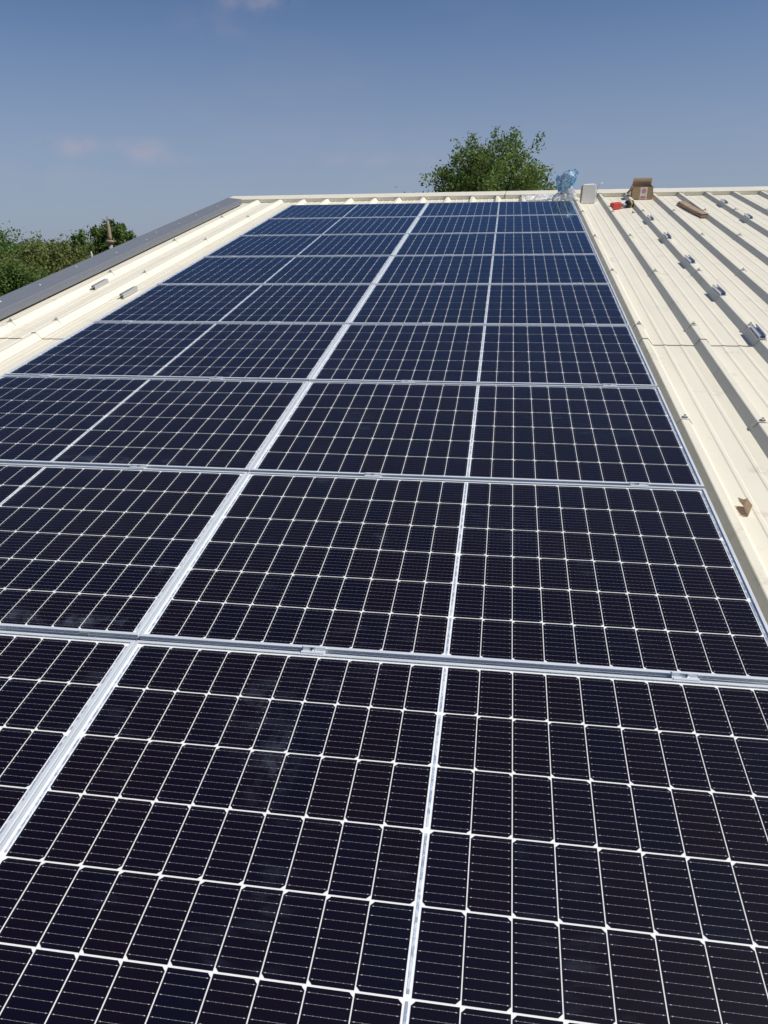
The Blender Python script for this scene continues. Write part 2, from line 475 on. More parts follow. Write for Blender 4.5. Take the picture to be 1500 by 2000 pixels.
# foam core and underside, back slope, walls
UL, UR = -2.80, 9.9
MB().prism([(EAVE + .02, PAN - .004), (RIDGE, PAN - .004), (RIDGE, PAN - .07), (EAVE + .02, PAN - .07)], UL, UR, lambda p_, q_, t_: fb(t_, q_, p_)).build('roof_core', M['wall'], bld)
pk = RT(0, RIDGE + .10, PAN)                                          # crown line of the ridge
for k in range(len(bounds) - 1):
    ua, ub = bounds[k], bounds[k + 1]
    line = []
    for j in range(3):
        line += [(ua + j * PITCH + RB_H, 0)] if j == 0 else []
        line += pan_pts(ua + j * PITCH, 0) + rib_pts(ua + (j + 1) * PITCH, 0, .04)
    MB().sheet(line, 0.05, 15.0, lambda p_, q_, t_: Vector((p_, pk.y + t_ * CS + q_ * SN, pk.z - t_ * SN + q_ * CS)) - BO).build('back_roof_sheet', M['cream'], bld)
y0, y1 = RT(0, EAVE + .25, PAN).y, pk.y + 14.7 * CS
zt0 = RT(0, EAVE + .25, PAN - .08).z; zt1 = pk.z - 14.7 * SN - .02
for (xa, xb) in ((-2.79, -2.59), (9.6, 9.8)):
    MB().prism([(y0, 0), (y1, 0), (y1, zt1), (pk.y, pk.z - .12), (y0, zt0)], xa, xb, lambda p_, q_, t_: Vector((t_, p_, q_)) - BO).build('gable_wall', M['wall'], bld)
MB().box(Vector((3.59, y0 + .1, zt0 / 2)) - BO, (12.0, .2, zt0 - .01)).build('eave_wall', M['wall'], bld)
MB().box(Vector((3.59, y1 - .1, zt1 / 2 - .01)) - BO, (12.0, .2, zt1 - .03)).build('eave_wall', M['wall'], bld)

# ridge cap pieces with scalloped lip
LIPV, CAPV = 9.41, 9.78
cu = -2.96; seg = 0
while cu < 9.8:
    ce = min(cu + 3.02, 9.95); off = .0012 * (seg % 2)
    b = MB()
    prof = [(cu, PAN + .010)]
    for rc in RIBS:
        if cu + .06 < rc < ce - .06:
            prof += [(rc - RB_H - .006, PAN + .010), (rc - RT_H - .003, RIBTOP + .011), (rc + RT_H + .003, RIBTOP + .011), (rc + RB_H + .006, PAN + .010)]
    prof.append((ce, PAN + .010))
    top = -.047 + off
    n = len(prof)
    b.v += [tuple(fb(p_, q_, LIPV - off)) for p_, q_ in prof] + [tuple(fb(p_, top, LIPV - off)) for p_, q_ in prof]
    for i in range(n - 1): b.f.append((i, i + 1, n + i + 1, n + i))
    pr_ = [(LIPV - off, top), (LIPV + .004, top + .003), (CAPV - .012, -.0445 + off), (CAPV, -.0455 + off)]
    def cap_pt(p_, q_, t_): return fb(t_, q_, p_)
    b.sheet(pr_, cu, ce, cap_pt)
    # far side mirrored about the crown
    cr_ = fb(0, -.0455 + off, CAPV)
    far = [(0, 0), (.37, -.37 * math.tan(SLOPE) - .003), (.372, -.37 * math.tan(SLOPE) - .05)]
    b.sheet(far, cu, ce, lambda p_, q_, t_: Vector((t_ - BO.x, cr_.y + p_, cr_.z + q_)))
    b.face([fb(cu, PAN + .01, LIPV), fb(cu, top, LIPV), fb(cu, -.0455, CAPV), fb(cu, PAN + .01, CAPV)])
    b.build('ridge_cap', M['cream'], bld)
    cu = ce - .03; seg += 1
# verge flashing in lapped lengths
vp = [(-2.70, -.084), (-2.652, -.078), (-2.648, -.072), (-2.649, -.020), (-2.652, -.015), (-2.675, -.0125), (-2.835, .006), (-2.850, .003), (-2.858, -.008), (-2.861, -.32), (-2.854, -.32), (-2.850, -.010), (-2.835, -.003), (-2.68, -.024), (-2.664, -.038), (-2.658, -.070), (-2.70, -.078)]
va = EAVE - .05; k = 0
while va < 9.1:
    vb = min(va + 3.0, 9.21)
    vg = MB().prism([(p_, q_ + .0014 * (k % 2)) for p_, q_ in vp], va, vb, lambda p_, q_, t_: fb(p_, q_, t_)).build('verge_flashing', M['verge'], bld)
    vg['label'] = 'dark grey verge flashing'
    for j in range(5):
        vv = va + .25 + j * .62 + rng.uniform(-.08, .08)
        if vv < vb - .05:
            uu = -2.675 - rng.uniform(.02, .13); ww = -.014 + (-2.675 - uu) * .125 + .0014 * (k % 2)
            MB().tube([fb(uu, ww, vv), fb(uu, ww + .003, vv)], [.008, .006], 8).build('rivet', M['alu'], vg)
    va = vb - .02 if vb < 9.2 else 99; k += 1
# saddle clips with screws on the rib tops
def saddle_mesh():
    b = MB()
    pr = [(-.040, -.026), (-.020, .0030), (.020, .0030), (.040, -.026), (.0375, -.026), (.0190, .0005), (-.0190, .0005), (-.0375, -.026)]
    return b.prism(pr, -.015, .015, lambda p_, q_, t_: (p_, t_, q_)).mesh('saddle_clip', M['cream'])
def screw_mesh():
    b = MB(); b.tube([(0, 0, .0035), (0, 0, .006)], .014, 10); b.tube([(0, 0, .006), (0, 0, .017)], .0065, 6)
    return b.mesh('screw', M['steel'])
SAD, SCR = saddle_mesh(), screw_mesh()
rotx = Matrix.Rotation(SLOPE, 3, 'X')
for rc in RIBS:
    if -2.2 > rc > -2.6 or -2.2 < rc < -1.9 or 1.8 < rc < 6.0:
        for kk in range(-1, 7):
            vv = .33 + 1.52 * kk + rng.uniform(-.025, .025)
            if vv < 9.2:
                lf = .0055 if vv > LAP else 0
                o = link('saddle_clip', SAD, bld, fb(rc, RIBTOP + lf + .002, vv)); o.rotation_euler = (SLOPE, 0, rng.uniform(-.06, .06))
                link('screw', SCR, o, (rng.uniform(-.003, .003), 0, 0))

# ------------------------------------------------------------------ solar panels
PL, PW, PH = 1.755, 1.038, .035
GAP_V = 1.058
CX, CY = .0823, .1644                    # half-cut cell
CH = .0075
def cell_mesh():
    hx, hy = CX / 2, CY / 2
    pts = [(-hx, -hy + CH), (-hx + CH, -hy), (hx, -hy), (hx, hy), (-hx + CH, hy), (-hx, hy - CH)]
    me = bpy.data.meshes.new('cell'); me.from_pydata([(x, y, 0) for x, y in pts], [], [tuple(range(6))])
    uvl = me.uv_layers.new(name='UVMap')
    for i, (x, y) in enumerate(pts): uvl.data[i].uv = (x / CX + .5, y / CY + .5)
    me.materials.append(M['cell']); me.update(); return me
CELL = cell_mesh()
# frame section: outer wall with two fine ridges, top lip
FW = .0095
fsec = [(0, 0), (0, .0095), (-.0010, .010), (-.0010, .0112), (0, .0117), (0, .0225), (-.0010, .023), (-.0010, .0242), (0, .0247), (0, PH - .0008), (.0008, PH), (FW, PH), (FW, PH - .0016), (.0018, PH - .0030), (.0018, .0016), (.025, .0016), (.025, 0)]
def frame_mesh(n, L):
    # runs along local x centred, outer face towards -y; mitred by shrinking with depth
    b = MB(); k = len(fsec)
    b.v += [(-L / 2 + max(p_, 0) * (1 if n == 'long' else 1), p_, q_) for p_, q_ in fsec] + [(L / 2 - max(p_, 0), p_, q_) for p_, q_ in fsec]
    for i in range(k):
        j = (i + 1) % k; b.f.append((i, k + i, k + j, j))
    return b.mesh('frame_rail', M['alu'])
FR_L, FR_S = frame_mesh('long', PL), frame_mesh('short', PW)
gx, gy = .0027, .0040
CENT = .0150                             # centre bus gap
MARG = (PL - CENT - 20 * CX - 18 * gx) / 2
VM = (PW - 6 * CY - 5 * gy) / 2
ZG, ZC, ZB = PH - .0019, PH - .0046, PH - .0054
GLASS = MB().face([(-PL / 2 + .004, -PW / 2 + .004, 0), (PL / 2 - .004, -PW / 2 + .004, 0), (PL / 2 - .004, PW / 2 - .004, 0), (-PL / 2 + .004, PW / 2 - .004, 0)]).mesh('glass', M['glass'])
BACK = MB().box((0, 0, -.0006), (PL - .006, PW - .006, .0012)).mesh('backsheet', M['back'])
def row_y(r): return PW / 2 - VM - CY / 2 - r * (CY + gy)     # r = 0 nearest the ridge
def ribbon(h, wdt=.0052): return MB().box((0, 0, 0), (wdt, h, .0002)).mesh('bus_ribbon', M['ribbon'])
RB2, RB1 = ribbon(2 * CY + gy - .016), ribbon(CY - .012)
RB2C, RB1C = ribbon(2 * CY + gy - .012), ribbon(CY - .004)
def col_x(c):                            # c 0..19
    x = -PL / 2 + MARG + CX / 2 + c * (CX + gx)
    return x if c < 10 else x + CENT - gx
ORD = ['', 'second ', 'third ', 'fourth ', 'fifth ', 'sixth ', 'seventh ', 'eighth ', 'ninth ']
def solar_panel(side, k):
    du = rng.uniform(-.004, .004)
    uc = side * (PL / 2 + .0023) + du * (1 if abs(du) < .0014 else .3); vc = k * GAP_V - .010 - PW / 2
    row = 8 - k
    o = on_roof('solar_panel', uc, vc, -PH)
    o.rotation_euler.x += math.radians(rng.uniform(-.10, .10)); o.rotation_euler.y += math.radians(rng.uniform(-.08, .08))
    pos = 'uppermost' if row == 0 else ('lowest' if row == 8 else ORD[row].strip())
    nm = 'in the column beside the grey verge' if side < 0 else 'in the column beside the bare roof'
    lab = ('black solar panel next to the ridge ' if row == 0 else 'black solar panel, %s from the ridge, ' % (ORD[row].strip())) + nm
    tag(o, lab, 'solar panel', 'solar panels mounted in two columns')
    link('frame_rail', FR_L, o, (0, -PW / 2, 0)); link('frame_rail', FR_L, o, (0, PW / 2, 0), math.pi)
    link('frame_rail', FR_S, o, (-PL / 2, 0, 0), -math.pi / 2); link('frame_rail', FR_S, o, (PL / 2, 0, 0), math.pi / 2)
    link('backsheet', BACK, o, (0, 0, ZB)); link('glass', GLASS, o, (0, 0, ZG))
    for r in range(6):
        for c in range(20):
            flip = (r % 2 == 0) ^ (c < 10)
            link('cell', CELL, o, (col_x(c), row_y(r), ZC), math.pi if flip else 0)
    zr = ZC + .0001
    for sx_ in (-1, 1):
        for a in (0, 2, 4):
            link('bus_ribbon', RB2, o, (sx_ * (PL / 2 - MARG + .0062), (row_y(a) + row_y(a + 1)) / 2, zr))
    for a in (0, 5): link('bus_ribbon', RB1C, o, (0, row_y(a), zr))
    for a in (1, 3): link('bus_ribbon', RB2C, o, (0, (row_y(a) + row_y(a + 1)) / 2, zr))
    return o
panels = {}
for k in range(9):
    for side in (-1, 1): panels[(side, k)] = solar_panel(side, k)
tp = MB().box((0, 0, 0), (.026, .0006, .024)).build('tape_strip', M['tape'], panels[(-1, 1)], loc=(PL / 2 - .165, -PW / 2 - .0016, .0195))

# mounting rails on the ribs and clamps between rows
RAIL_H = -PH - RIBTOP - .0005
def rail_parts(L, h):
    b = MB()
    # omega channel open at the top
    pr = [(-.026, 0), (.026, 0), (.026, .003), (.018, .003), (.018, h), (.009, h), (.009, h - .003), (.015, h - .003), (.015, .004), (-.015, .004), (-.015, h - .003), (-.009, h - .003), (-.009, h), (-.018, h), (-.018, .003), (-.026, .003)]
    rail = b.prism(pr, -L / 2, L / 2, lambda p_, q_, t_: (p_, t_, q_)).mesh('channel', M['alu_rail'])
    sc = MB(); sc.tube([(0, 0, .004), (0, 0, .008)], .007, 6)
    return rail, sc.mesh('rivet', M['steel'])
RAILM, RIV = rail_parts(.23, RAIL_H)
RAILT = MB().prism([(-.016, 0), (.016, 0), (.016, .036), (.005, .036), (.005, .033), (.013, .033), (.013, .003), (-.013, .003), (-.013, .033), (-.005, .033), (-.005, .036), (-.016, .036)], -.13, .13, lambda p_, q_, t_: (p_, t_, q_)).mesh('channel', M['loose'])
def mini_rail(u, v, label, group, me=RAILM, name='mounting_rail', rz=0., w=None):
    lf = .0055 if v > LAP - .1 else 0
    o = on_roof(name, u, v, (RIBTOP + lf + .0005) if w is None else w, rz)
    tag(o, label, 'mounting rail', group)
    link('channel', me, o, (0, 0, 0))
    for yy in (-.09, .09): link('rivet', RIV, o, (0, yy, 0))
    return o
CU = [RIB0 + PITCH * (-1 - 3 * j) for j in range(4)]          # 1.509 .509 -.491 -1.491
for k in range(-1, 9):
    for u in CU:
        lf = .0055 if k * GAP_V > LAP - .1 else 0
        o = on_roof('mounting_rail', u, k * GAP_V, RIBTOP + lf + .0005)
        tag(o, 'short aluminium mounting rail on a roof rib under the solar panels', 'mounting rail', 'mounting rails under the panels')
        link('channel', RAILM, o).scale = (1, 1, (RAIL_H - lf - .0005) / RAIL_H)
def clamp_mesh():
    pr = [(-.0165, .0005), (-.0165, .0035), (-.0085, .0035), (-.0085, -.0065), (.0085, -.0065), (.0085, .0035), (.0165, .0035), (.0165, .0005), (.0100, .0005), (.0100, -.0300), (.0070, -.0300), (.0070, -.0095), (-.0070, -.0095), (-.0070, -.0300), (-.0100, -.0300), (-.0100, .0005)]
    pr = [(p_ * .93, q_) for p_, q_ in pr]
    return MB().prism(pr, -.032, .032, lambda p_, q_, t_: (t_, p_, q_)).mesh('clamp_body', M['alu'])
CLM = clamp_mesh()
CARD = ['one', 'two', 'three', 'four', 'five', 'six', 'seven', 'eight', 'nine']
NUM = ['first', 'second', 'third', 'fourth', 'fifth', 'sixth', 'seventh', 'eighth', 'ninth']
b = MB(); b.tube([(0, 0, -.0065), (0, 0, -.0045)], .0072, 14); b.tube([(0, 0, -.0045), (0, 0, .0045)], .0055, 6)
b.tube([(0, 0, .0045), (0, 0, .0048)], .0026, 6)
BOLT = b.mesh('bolt', M['steel'])
for k in range(0, 8):
    for u in CU:
        o = on_roof('panel_clamp', u + rng.uniform(-.022, .022), k * GAP_V, 0)
        j = CU.index(u); row_up = 8 - k
        tag(o, 'silver clamp joining panel rows %s and %s below the ridge, %s from bare roof' % (CARD[row_up - 1], CARD[row_up], NUM[j]), 'clamp', 'clamps between the panel rows')
        link('clamp_body', CLM, o); link('bolt', BOLT, o, (rng.uniform(-.004, .004), 0, 0))
for (u, kk, txt) in ((RIB0 + 2 * PITCH, range(0, 8), 'on the second bare rib from the panels'), (RIB0 + 5 * PITCH, (7, 8), 'on the fifth bare rib from the panels')):
    ks = sorted(kk, reverse=True)
    for i, k in enumerate(ks):
        mini_rail(u, k * GAP_V + rng.uniform(-.03, .03), 'short aluminium rail %s, %s from the ridge' % (txt, ['first', 'second', 'third', 'fourth', 'fifth', 'sixth', 'seventh', 'eighth'][i]), 'mounting rails on the bare ribs', rz=rng.uniform(-.03, .03))
mini_rail(-2.415, 4.55, 'loose short aluminium rail lying in the pan nearer the grey verge', 'loose rails beside the verge', RAILT, rz=.03, w=PAN + .0062)
mini_rail(-2.02, 4.26, 'loose short aluminium rail lying in the pan close to the solar panels', 'loose rails beside the verge', RAILT, rz=-.01, w=PAN + .0105)

# ------------------------------------------------------------------ things left on the roof
PANU = PAN + .0055                       # upper sheet surface
# cardboard box, open, with a printed label
bx = on_roof('cardboard_box', 2.665, 9.20, PANU + .0005, rz=math.radians(-3))
tag(bx, 'open brown cardboard box with red and white label standing against the ridge', 'box')
bw, bd, bh, th = .25, .20, .152, .004
MB().box((0, -bd / 2, bh / 2), (bw, th, bh)).build('front_wall', M['card'], bx)
MB().box((0, bd / 2, bh / 2), (bw, th, bh)).build('back_wall', M['card'], bx)
MB().box((-bw / 2 + th / 2, 0, bh / 2), (th, bd - th - .0005, bh)).build('side_wall', M['card'], bx)
MB().box((bw / 2 - th / 2, 0, bh / 2), (th, bd - th - .0005, bh)).build('side_wall', M['card'], bx)
MB().box((0, 0, th / 2), (bw - 2 * th - .001, bd - th - .001, th)).build('bottom', M['card'], bx)
def flap(org, e1, e2, warp=0.):
    o_, a, c = Vector(org), Vector(e1), Vector(e2); nrm = a.cross(c).normalized() * .003
    b = MB(); n = 5
    for sgn in (0, 1):
        for i in range(n + 1):
            for j in (0, 1):
                q = o_ + a * j + c * (i / n) + nrm * (sgn + warp * 6 * math.sin(i / n * 3.0)); b.v.append(tuple(q))
    st_ = 2 * (n + 1)
    for i in range(n):
        b.f.append((2 * i, 2 * i + 1, 2 * i + 3, 2 * i + 2)); b.f.append((st_ + 2 * i, st_ + 2 * i + 2, st_ + 2 * i + 3, st_ + 2 * i + 1))
        b.f.append((2 * i, 2 * i + 2, st_ + 2 * i + 2, st_ + 2 * i)); b.f.append((2 * i + 1, st_ + 2 * i + 1, st_ + 2 * i + 3, 2 * i + 3))
    b.f.append((0, st_, st_ + 1, 1)); b.f.append((2 * n, 2 * n + 1, st_ + 2 * n + 1, st_ + 2 * n))
    return b
flap((-bw / 2 + .008, bd / 2, bh), (bw - .02, 0, 0), (.012, .020, .080), .4).build('flap', M['card'], bx)
flap((-bw / 2, bd / 2 - .01, bh), (0, -bd + .02, 0), (-.055, -.01, -.085), .5).build('flap', M['card'], bx)
flap((bw / 2 + .002, -bd / 2 + .01, bh), (0, bd - .02, 0), (.014, 0, -.095), .4).build('flap', M['card'], bx)
lb = MB().box((.015, -bd / 2 - th / 2 - .0006, .076), (.085, .0008, .146)).build('printed_label', M['paper'], bx)
yy = -bd / 2 - th / 2 - .0016
def ring(cx, cz, r0, r1, seg=20):
    b = MB()
    for i in range(seg):
        a0, a1 = 2 * math.pi * i / seg, 2 * math.pi * (i + 1) / seg
        b.face([(cx + r0 * math.cos(a0), yy, cz + r0 * math.sin(a0)), (cx + r1 * math.cos(a0), yy, cz + r1 * math.sin(a0)), (cx + r1 * math.cos(a1), yy, cz + r1 * math.sin(a1)), (cx + r0 * math.cos(a1), yy, cz + r0 * math.sin(a1))])
    return b
rg = ring(.015, .104, .019, .028)
rg.box((.010, yy, .104), (.010, .0006, .022)).box((.022, yy, .107), (.008, .0006, .016)).box((.016, yy, .096), (.018, .0006, .005))
rg.build('red_emblem', M['red_ink'], lb)
rt_ = MB()
for i, (x, w_, h_) in enumerate(((-.014, .010, .020), (.000, .012, .026), (.015, .010, .022), (.028, .009, .026), (.040, .008, .018))): rt_.box((x, yy, .030 + (i % 2) * .004), (w_, .0006, h_))
rt_.box((.012, yy, .012), (.060, .0006, .004)).build('red_print', M['red_ink'], lb)

# white carton slab standing upright
wb = on_roof('white_carton', 1.975, 8.86, PANU + .0036, rz=math.radians(4))
tag(wb, 'off white flat carton standing upright between blue film and cardboard box', 'carton')
sl = MB().prism([(-.088, 0), (.082, 0), (.086, .12), (.086, .190), (.079, .212), (.062, .220), (-.052, .217), (-.070, .211), (-.077, .195), (-.082, .09)], -.028, .028, lambda p_, q_, t_: (p_, t_ + q_ * .12, q_)).build('carton_body', M['foam'], wb, bevel=.004)
MB().prism([(-.100, 0), (-.0895, 0), (-.0805, .195), (-.086, .205), (-.094, .15)], -.02, .022, lambda p_, q_, t_: (p_, t_ + q_ * .12, q_)).build('side_flap', M['card'], wb)

# crumpled protective film
def crumple(seed, nu, nv, fn, amp):
    r = random.Random(seed); pts = []
    for i in range(nu + 1):
        for j in range(nv + 1):
            p_ = Vector(fn(i / nu, j / nv)); pts.append(p_ + Vector((r.gauss(0, amp), r.gauss(0, amp), r.gauss(0, amp))))
    b = MB(); b.v = [tuple(p_) for p_ in pts]
    for i in range(nu):
        for j in range(nv):
            a = i * (nv + 1) + j; b.f += [(a, a + 1, a + nv + 2), (a, a + nv + 2, a + nv + 1)]
    return b
fl = on_roof('blue_film', 1.70, 9.02, PANU + .004); fl.scale = (1, 1, .92)
tag(fl, 'crumpled shiny blue plastic film heaped upright beside the white carton', 'plastic film')
def lobe(cx, cy, z0, z1, rx, ry, lean, tw):
    def fn(a, h):
        an = a * 2 * math.pi; s_ = math.sin(math.pi * min(max(h, .0), 1) ** .8) ** .55 if 0 < h < 1 else .12
        k_ = 1 + .28 * math.sin(3 * an + tw * h) + .18 * math.sin(7 * an - 5 * h)
        return (cx + lean * h + rx * s_ * k_ * math.cos(an), cy + ry * s_ * k_ * math.sin(an), z0 + (z1 - z0) * h)
    return fn
def bag(cx, cy, z0, z1, rx, ry, lean, w0, seed_):
    def fn(a, h):
        an = a * 2 * math.pi; prof_ = (w0 + (1 - w0) * h ** .8) * math.sqrt(max(0.0, 1 - max(0.0, (h - .72) / .28) ** 2)) + .03
        k_ = 1 + .10 * math.sin(2 * an + seed_ + 3 * h) + .08 * math.sin(5 * an - 7 * h + seed_)
        return (cx + lean * h + rx * prof_ * k_ * math.cos(an), cy + ry * prof_ * k_ * math.sin(an), z0 + (z1 - z0) * h)
    return fn
crumple(1, 20, 13, bag(-.01, 0, .07, .40, .080, .050, .04, .35, 1.0), .0075).build('film_fold', M['film_blue'], fl)
crumple(2, 14, 9, bag(-.070, .03, .13, .345, .055, .030, -.02, .30, 2.6), .007).build('film_fold', M['film_blue'], fl)
crumple(3, 12, 8, bag(.070, .04, .20, .410, .060, .030, .03, .30, 4.0), .007).build('film_fold', M['film_blue'], fl)
crumple(4, 18, 8, lobe(-.09, 0, .0, .12, .085, .06, .02, 3), .009).build('film_fold', M['film_clear'], fl)
crumple(5, 18, 9, lobe(.04, .0, .0, .20, .075, .05, .01, 7), .009).build('film_fold', M['film_clear'], fl)
cf = on_roof('clear_film', 1.40, 9.18, PANU + .004)
tag(cf, 'thin clear plastic film lying flat below the ridge, left of the blue heap', 'plastic film')
crumple(6, 24, 8, lambda a, h: (-.26 + .5 * a, -.08 + .2 * h, .020 + .03 * abs(math.sin(9 * a) * math.sin(3 * h)) + .05 * a * h), .008).build('film_sheet', M['film_clear'], cf, True)
ws = on_roof('plastic_strip', 2.09, 9.02, PANU + .001)
tag(ws, 'curled white plastic strip sticking up right of the white carton', 'plastic strip')
MB().tube([(0, 0, .0), (-.005, 0, .10), (.005, 0, .16), (.03, 0, .20), (.065, 0, .225)], [.006, .006, .008, .008, .003], 5).build('strip', M['foam'], ws, True)

# red power tool lying on its side
tl_ = on_roof('cordless_tool', 2.36, 8.42, PANU + .002, rz=math.radians(42))
tag(tl_, 'red power tool with black and yellow end lying on the roof', 'power tool')
MB().prism([(-.20, -.012), (-.075, -.028), (-.055, .005), (-.060, .050), (-.175, .060), (-.205, .040)], 0.002, .075, lambda p_, q_, t_: (p_, q_, t_)).build('red_housing', M['red_plastic'], tl_, bevel=.010)
MB().tube([(-.065, .010, .036), (.02, .006, .034), (.055, .004, .034)], [.022, .019, .020], 12).build('grey_shaft', M['grey_plastic'], tl_, True)
MB().tube([(.045, .0, .042), (.125, -.010, .042)], [.040, .040], 14).build('black_head', M['black_plastic'], tl_, True)
MB().tube([(.080, -.005, .042), (.094, -.0065, .042)], [.0415, .0415], 14).build('yellow_ring', M['yellow_plastic'], tl_, True)
MB().prism([(.09, .01), (.125, .01), (.185, .075), (.170, .095), (.150, .080)], .03, .062, lambda p_, q_, t_: (p_, q_, t_)).build('black_lever', M['black_plastic'], tl_, bevel=.005)

# wooden slats
wd = on_roof('wooden_slats', 3.085, 8.13, PANU + .0035, rz=math.radians(4.5))
tag(wd, 'two weathered wooden slats stacked on the bare roof between ribs', 'wood')
def plank(x, z, ln, wdt, h, dy, bow):
    b = MB(); n = 8
    for i in range(n + 1):
        y = -ln / 2 + ln * i / n + dy; s_ = bow * math.sin(math.pi * i / n)
        for (px_, pz_) in ((-wdt / 2, 0), (wdt / 2, 0), (wdt / 2, h), (-wdt / 2, h)): b.v.append((x + px_ + s_, y, z + pz_))
    for i in range(n):
        for q in range(4): b.f.append((4 * i + q, 4 * i + (q + 1) % 4, 4 * i + 4 + (q + 1) % 4, 4 * i + 4 + q))
    b.f.append((0, 3, 2, 1)); b.f.append((4 * n, 4 * n + 1, 4 * n + 2, 4 * n + 3)); return b
plank(0, 0, 1.02, .085, .020, 0, .012).build('slat', M['wood'], wd)
plank(.012, .0205, .98, .075, .018, .02, -.012).build('slat', M['wood'], wd)

# torn cardboard corner near the panels
sc_ = on_roof('cardboard_scrap', 1.907, 1.045, PAN + .002); sc_.scale = (.88, .88, .88)
tag(sc_, 'small torn folded cardboard scrap lying beside the solar panel edge', 'cardboard scrap')
def thin(pts, nrm, th_=.0016):
    b = MB(); n = len(pts); nv_ = Vector(nrm).normalized() * th_
    b.v = [tuple(p_) for p_ in pts] + [tuple(Vector(p_) + nv_) for p_ in pts]
    b.f = [tuple(range(n))[::-1], tuple(n + i for i in range(n))] + [(i, (i + 1) % n, n + (i + 1) % n, n + i) for i in range(n)]
    return b
thin([(-.021, -.018, 0), (.014, -.024, 0), (.016, .060, 0), (-.026, .066, 0)], (0, 0, 1)).build('flat_flap', M['card_scrap'], sc_)
thin([(.0145, -.024, .001), (.0165, .060, .001), (.028, .058, .046), (.021, .052, .049), (.026, -.012, .049)], (-1, 0, .25)).build('standing_flap', M['card_scrap'], sc_)
thin([(.016, .061, .004), (.028, .0585, .046), (.012, .062, .036), (-.014, .066, .044), (-.006, .064, .026), (.002, .063, .018)], (0, -1, 0)).build('torn_flap', M['card_scrap'], sc_)

# a screw and a twig
sw = on_roof('dropped_screw', 2.415, 8.05, PANU + .001); tag(sw, 'tiny dark screw dropped on the bare roof below the red tool', 'screw')
b = MB(); b.tube([(0, 0, .012), (.03, .01, .006)], [.006, .003], 6); b.tube([(-.004, -.001, .012), (0, 0, .012)], .012, 8); b.build('screw_body', M['black_plastic'], sw)
tw = on_roof('dry_twig', .93, 9.40, -.050); tag(tw, 'short dark twig stuck on the ridge cap behind the panels', 'twig')
MB().tube([(0, -.01, -.04), (.01, 0, .003), (.03, .02, .05)], [.006, .005, .002], 5).build('stem', M['twig'], tw)

# ------------------------------------------------------------------ trees and masts
def make_tree(name, base, H, crown_c, radii, nshoot, leaf, dens, lm, label, group, seed, spread=1.0, spiky=.08, low=-.5, lumpy=.5, limbs=3):
    """trunk, limbs to shoots, leaf-sized faces along the shoots"""
    R_ = np.random.default_rng(seed); base = Vector(base); cc = Vector(crown_c)
    root = tag(empty(name, base), label, 'tree', group)
    tb = MB(); fork = base.lerp(Vector((cc.x, cc.y, cc.z - radii[2] * .75)), .92)
    r0 = H * .022 + .03
    mid = base.lerp(fork, .5) + Vector((R_.normal(0, .08), R_.normal(0, .08), 0))
    tb.tube([base - base, mid - base, fork - base], [r0, r0 * .8, r0 * .62], 9)
    V_, ends = [], []
    pts_l = []; nor_l = []
    for i in range(nshoot):
        z = R_.uniform(low, 1.0); a = R_.uniform(0, 2 * math.pi); s_ = math.sqrt(max(0, 1 - z * z))
        d = np.array([s_ * math.cos(a), s_ * math.sin(a), z])
        lump = 1 + lumpy * (.13 * math.sin(3 * a + seed) + .10 * math.sin(5 * z + 2 * a + seed * 1.7))
        rr = R_.uniform(.78, 1.0) * lump if R_.random() > .16 else R_.uniform(1.0, 1.0 + spiky) * lump
        e = np.array(cc) + d * np.array(radii) * rr
        st_ = np.array(cc) + d * np.array(radii) * R_.uniform(.10, .35) + np.array([0, 0, -radii[2] * R_.uniform(.1, .45)])
        bend = (st_ + e) / 2 + R_.normal(0, .08, 3) * radii[0] + np.array([0, 0, .08 * radii[2]])
        if i % limbs == 0:
            tb.tube([fork - base, Vector(st_) - base, Vector(bend) - base, Vector(e) - base], [r0 * .32, r0 * .20, r0 * .10, r0 * .03], 5, False)
        n = int(dens * R_.uniform(.7, 1.3))
        tt = np.clip(R_.beta(2.6, 1.3, n), 0, 1)[:, None]
        line = (1 - tt) ** 2 * st_ + 2 * tt * (1 - tt) * bend + tt ** 2 * e
        sig = (0.05 + .14 * np.sin(np.pi * np.clip(tt * .92, 0, 1))) * radii[0] * spread
        pts_l.append(line + R_.normal(0, 1, (n, 3)) * sig * np.array([1, 1, .85]))
    P_ = np.concatenate(pts_l); n = len(P_)
    nr = R_.normal(0, 1, (n, 3)) + np.array([.15, 0, .75]); nr /= np.linalg.norm(nr, axis=1)[:, None]
    ax = np.cross(nr, R_.normal(0, 1, (n, 3))); ax /= np.linalg.norm(ax, axis=1)[:, None]; ay = np.cross(nr, ax)
    sz = leaf * R_.uniform(.6, 1.25, (n, 1))
    q = np.stack([P_ - ax * sz, P_ - ay * sz * .5 + nr * sz * .12, P_ + ax * sz, P_ + ay * sz * .5 + nr * sz * .12], 1).reshape(-1, 3) - np.array(base)
    me = bpy.data.meshes.new('crown'); me.vertices.add(4 * n); me.vertices.foreach_set('co', q.astype(np.float32).ravel())
    me.loops.add(4 * n); me.loops.foreach_set('vertex_index', np.arange(4 * n, dtype=np.int32))
    me.polygons.add(n); me.polygons.foreach_set('loop_start', np.arange(0, 4 * n, 4, dtype=np.int32))
    me.update(calc_edges=True); me.materials.append(lm)
    link('crown', me, root); tb.build('trunk', M['bark'], root, True)
    return root

def tree_at(px, py_top, dist, rpx, hpx, name, lm, label, group, seed, **kw):
    """crown top at pixel py_top; radii from pixel sizes at that distance"""
    sc = dist / F_PX
    c = at_dist(px, py_top + hpx, dist)
    rx, rz = rpx * sc, hpx * sc
    return make_tree(name, (c.x, c.y, 0), c.z + rz, c, (rx, rx, rz), lm=lm, label=label, group=group, seed=seed, **kw)

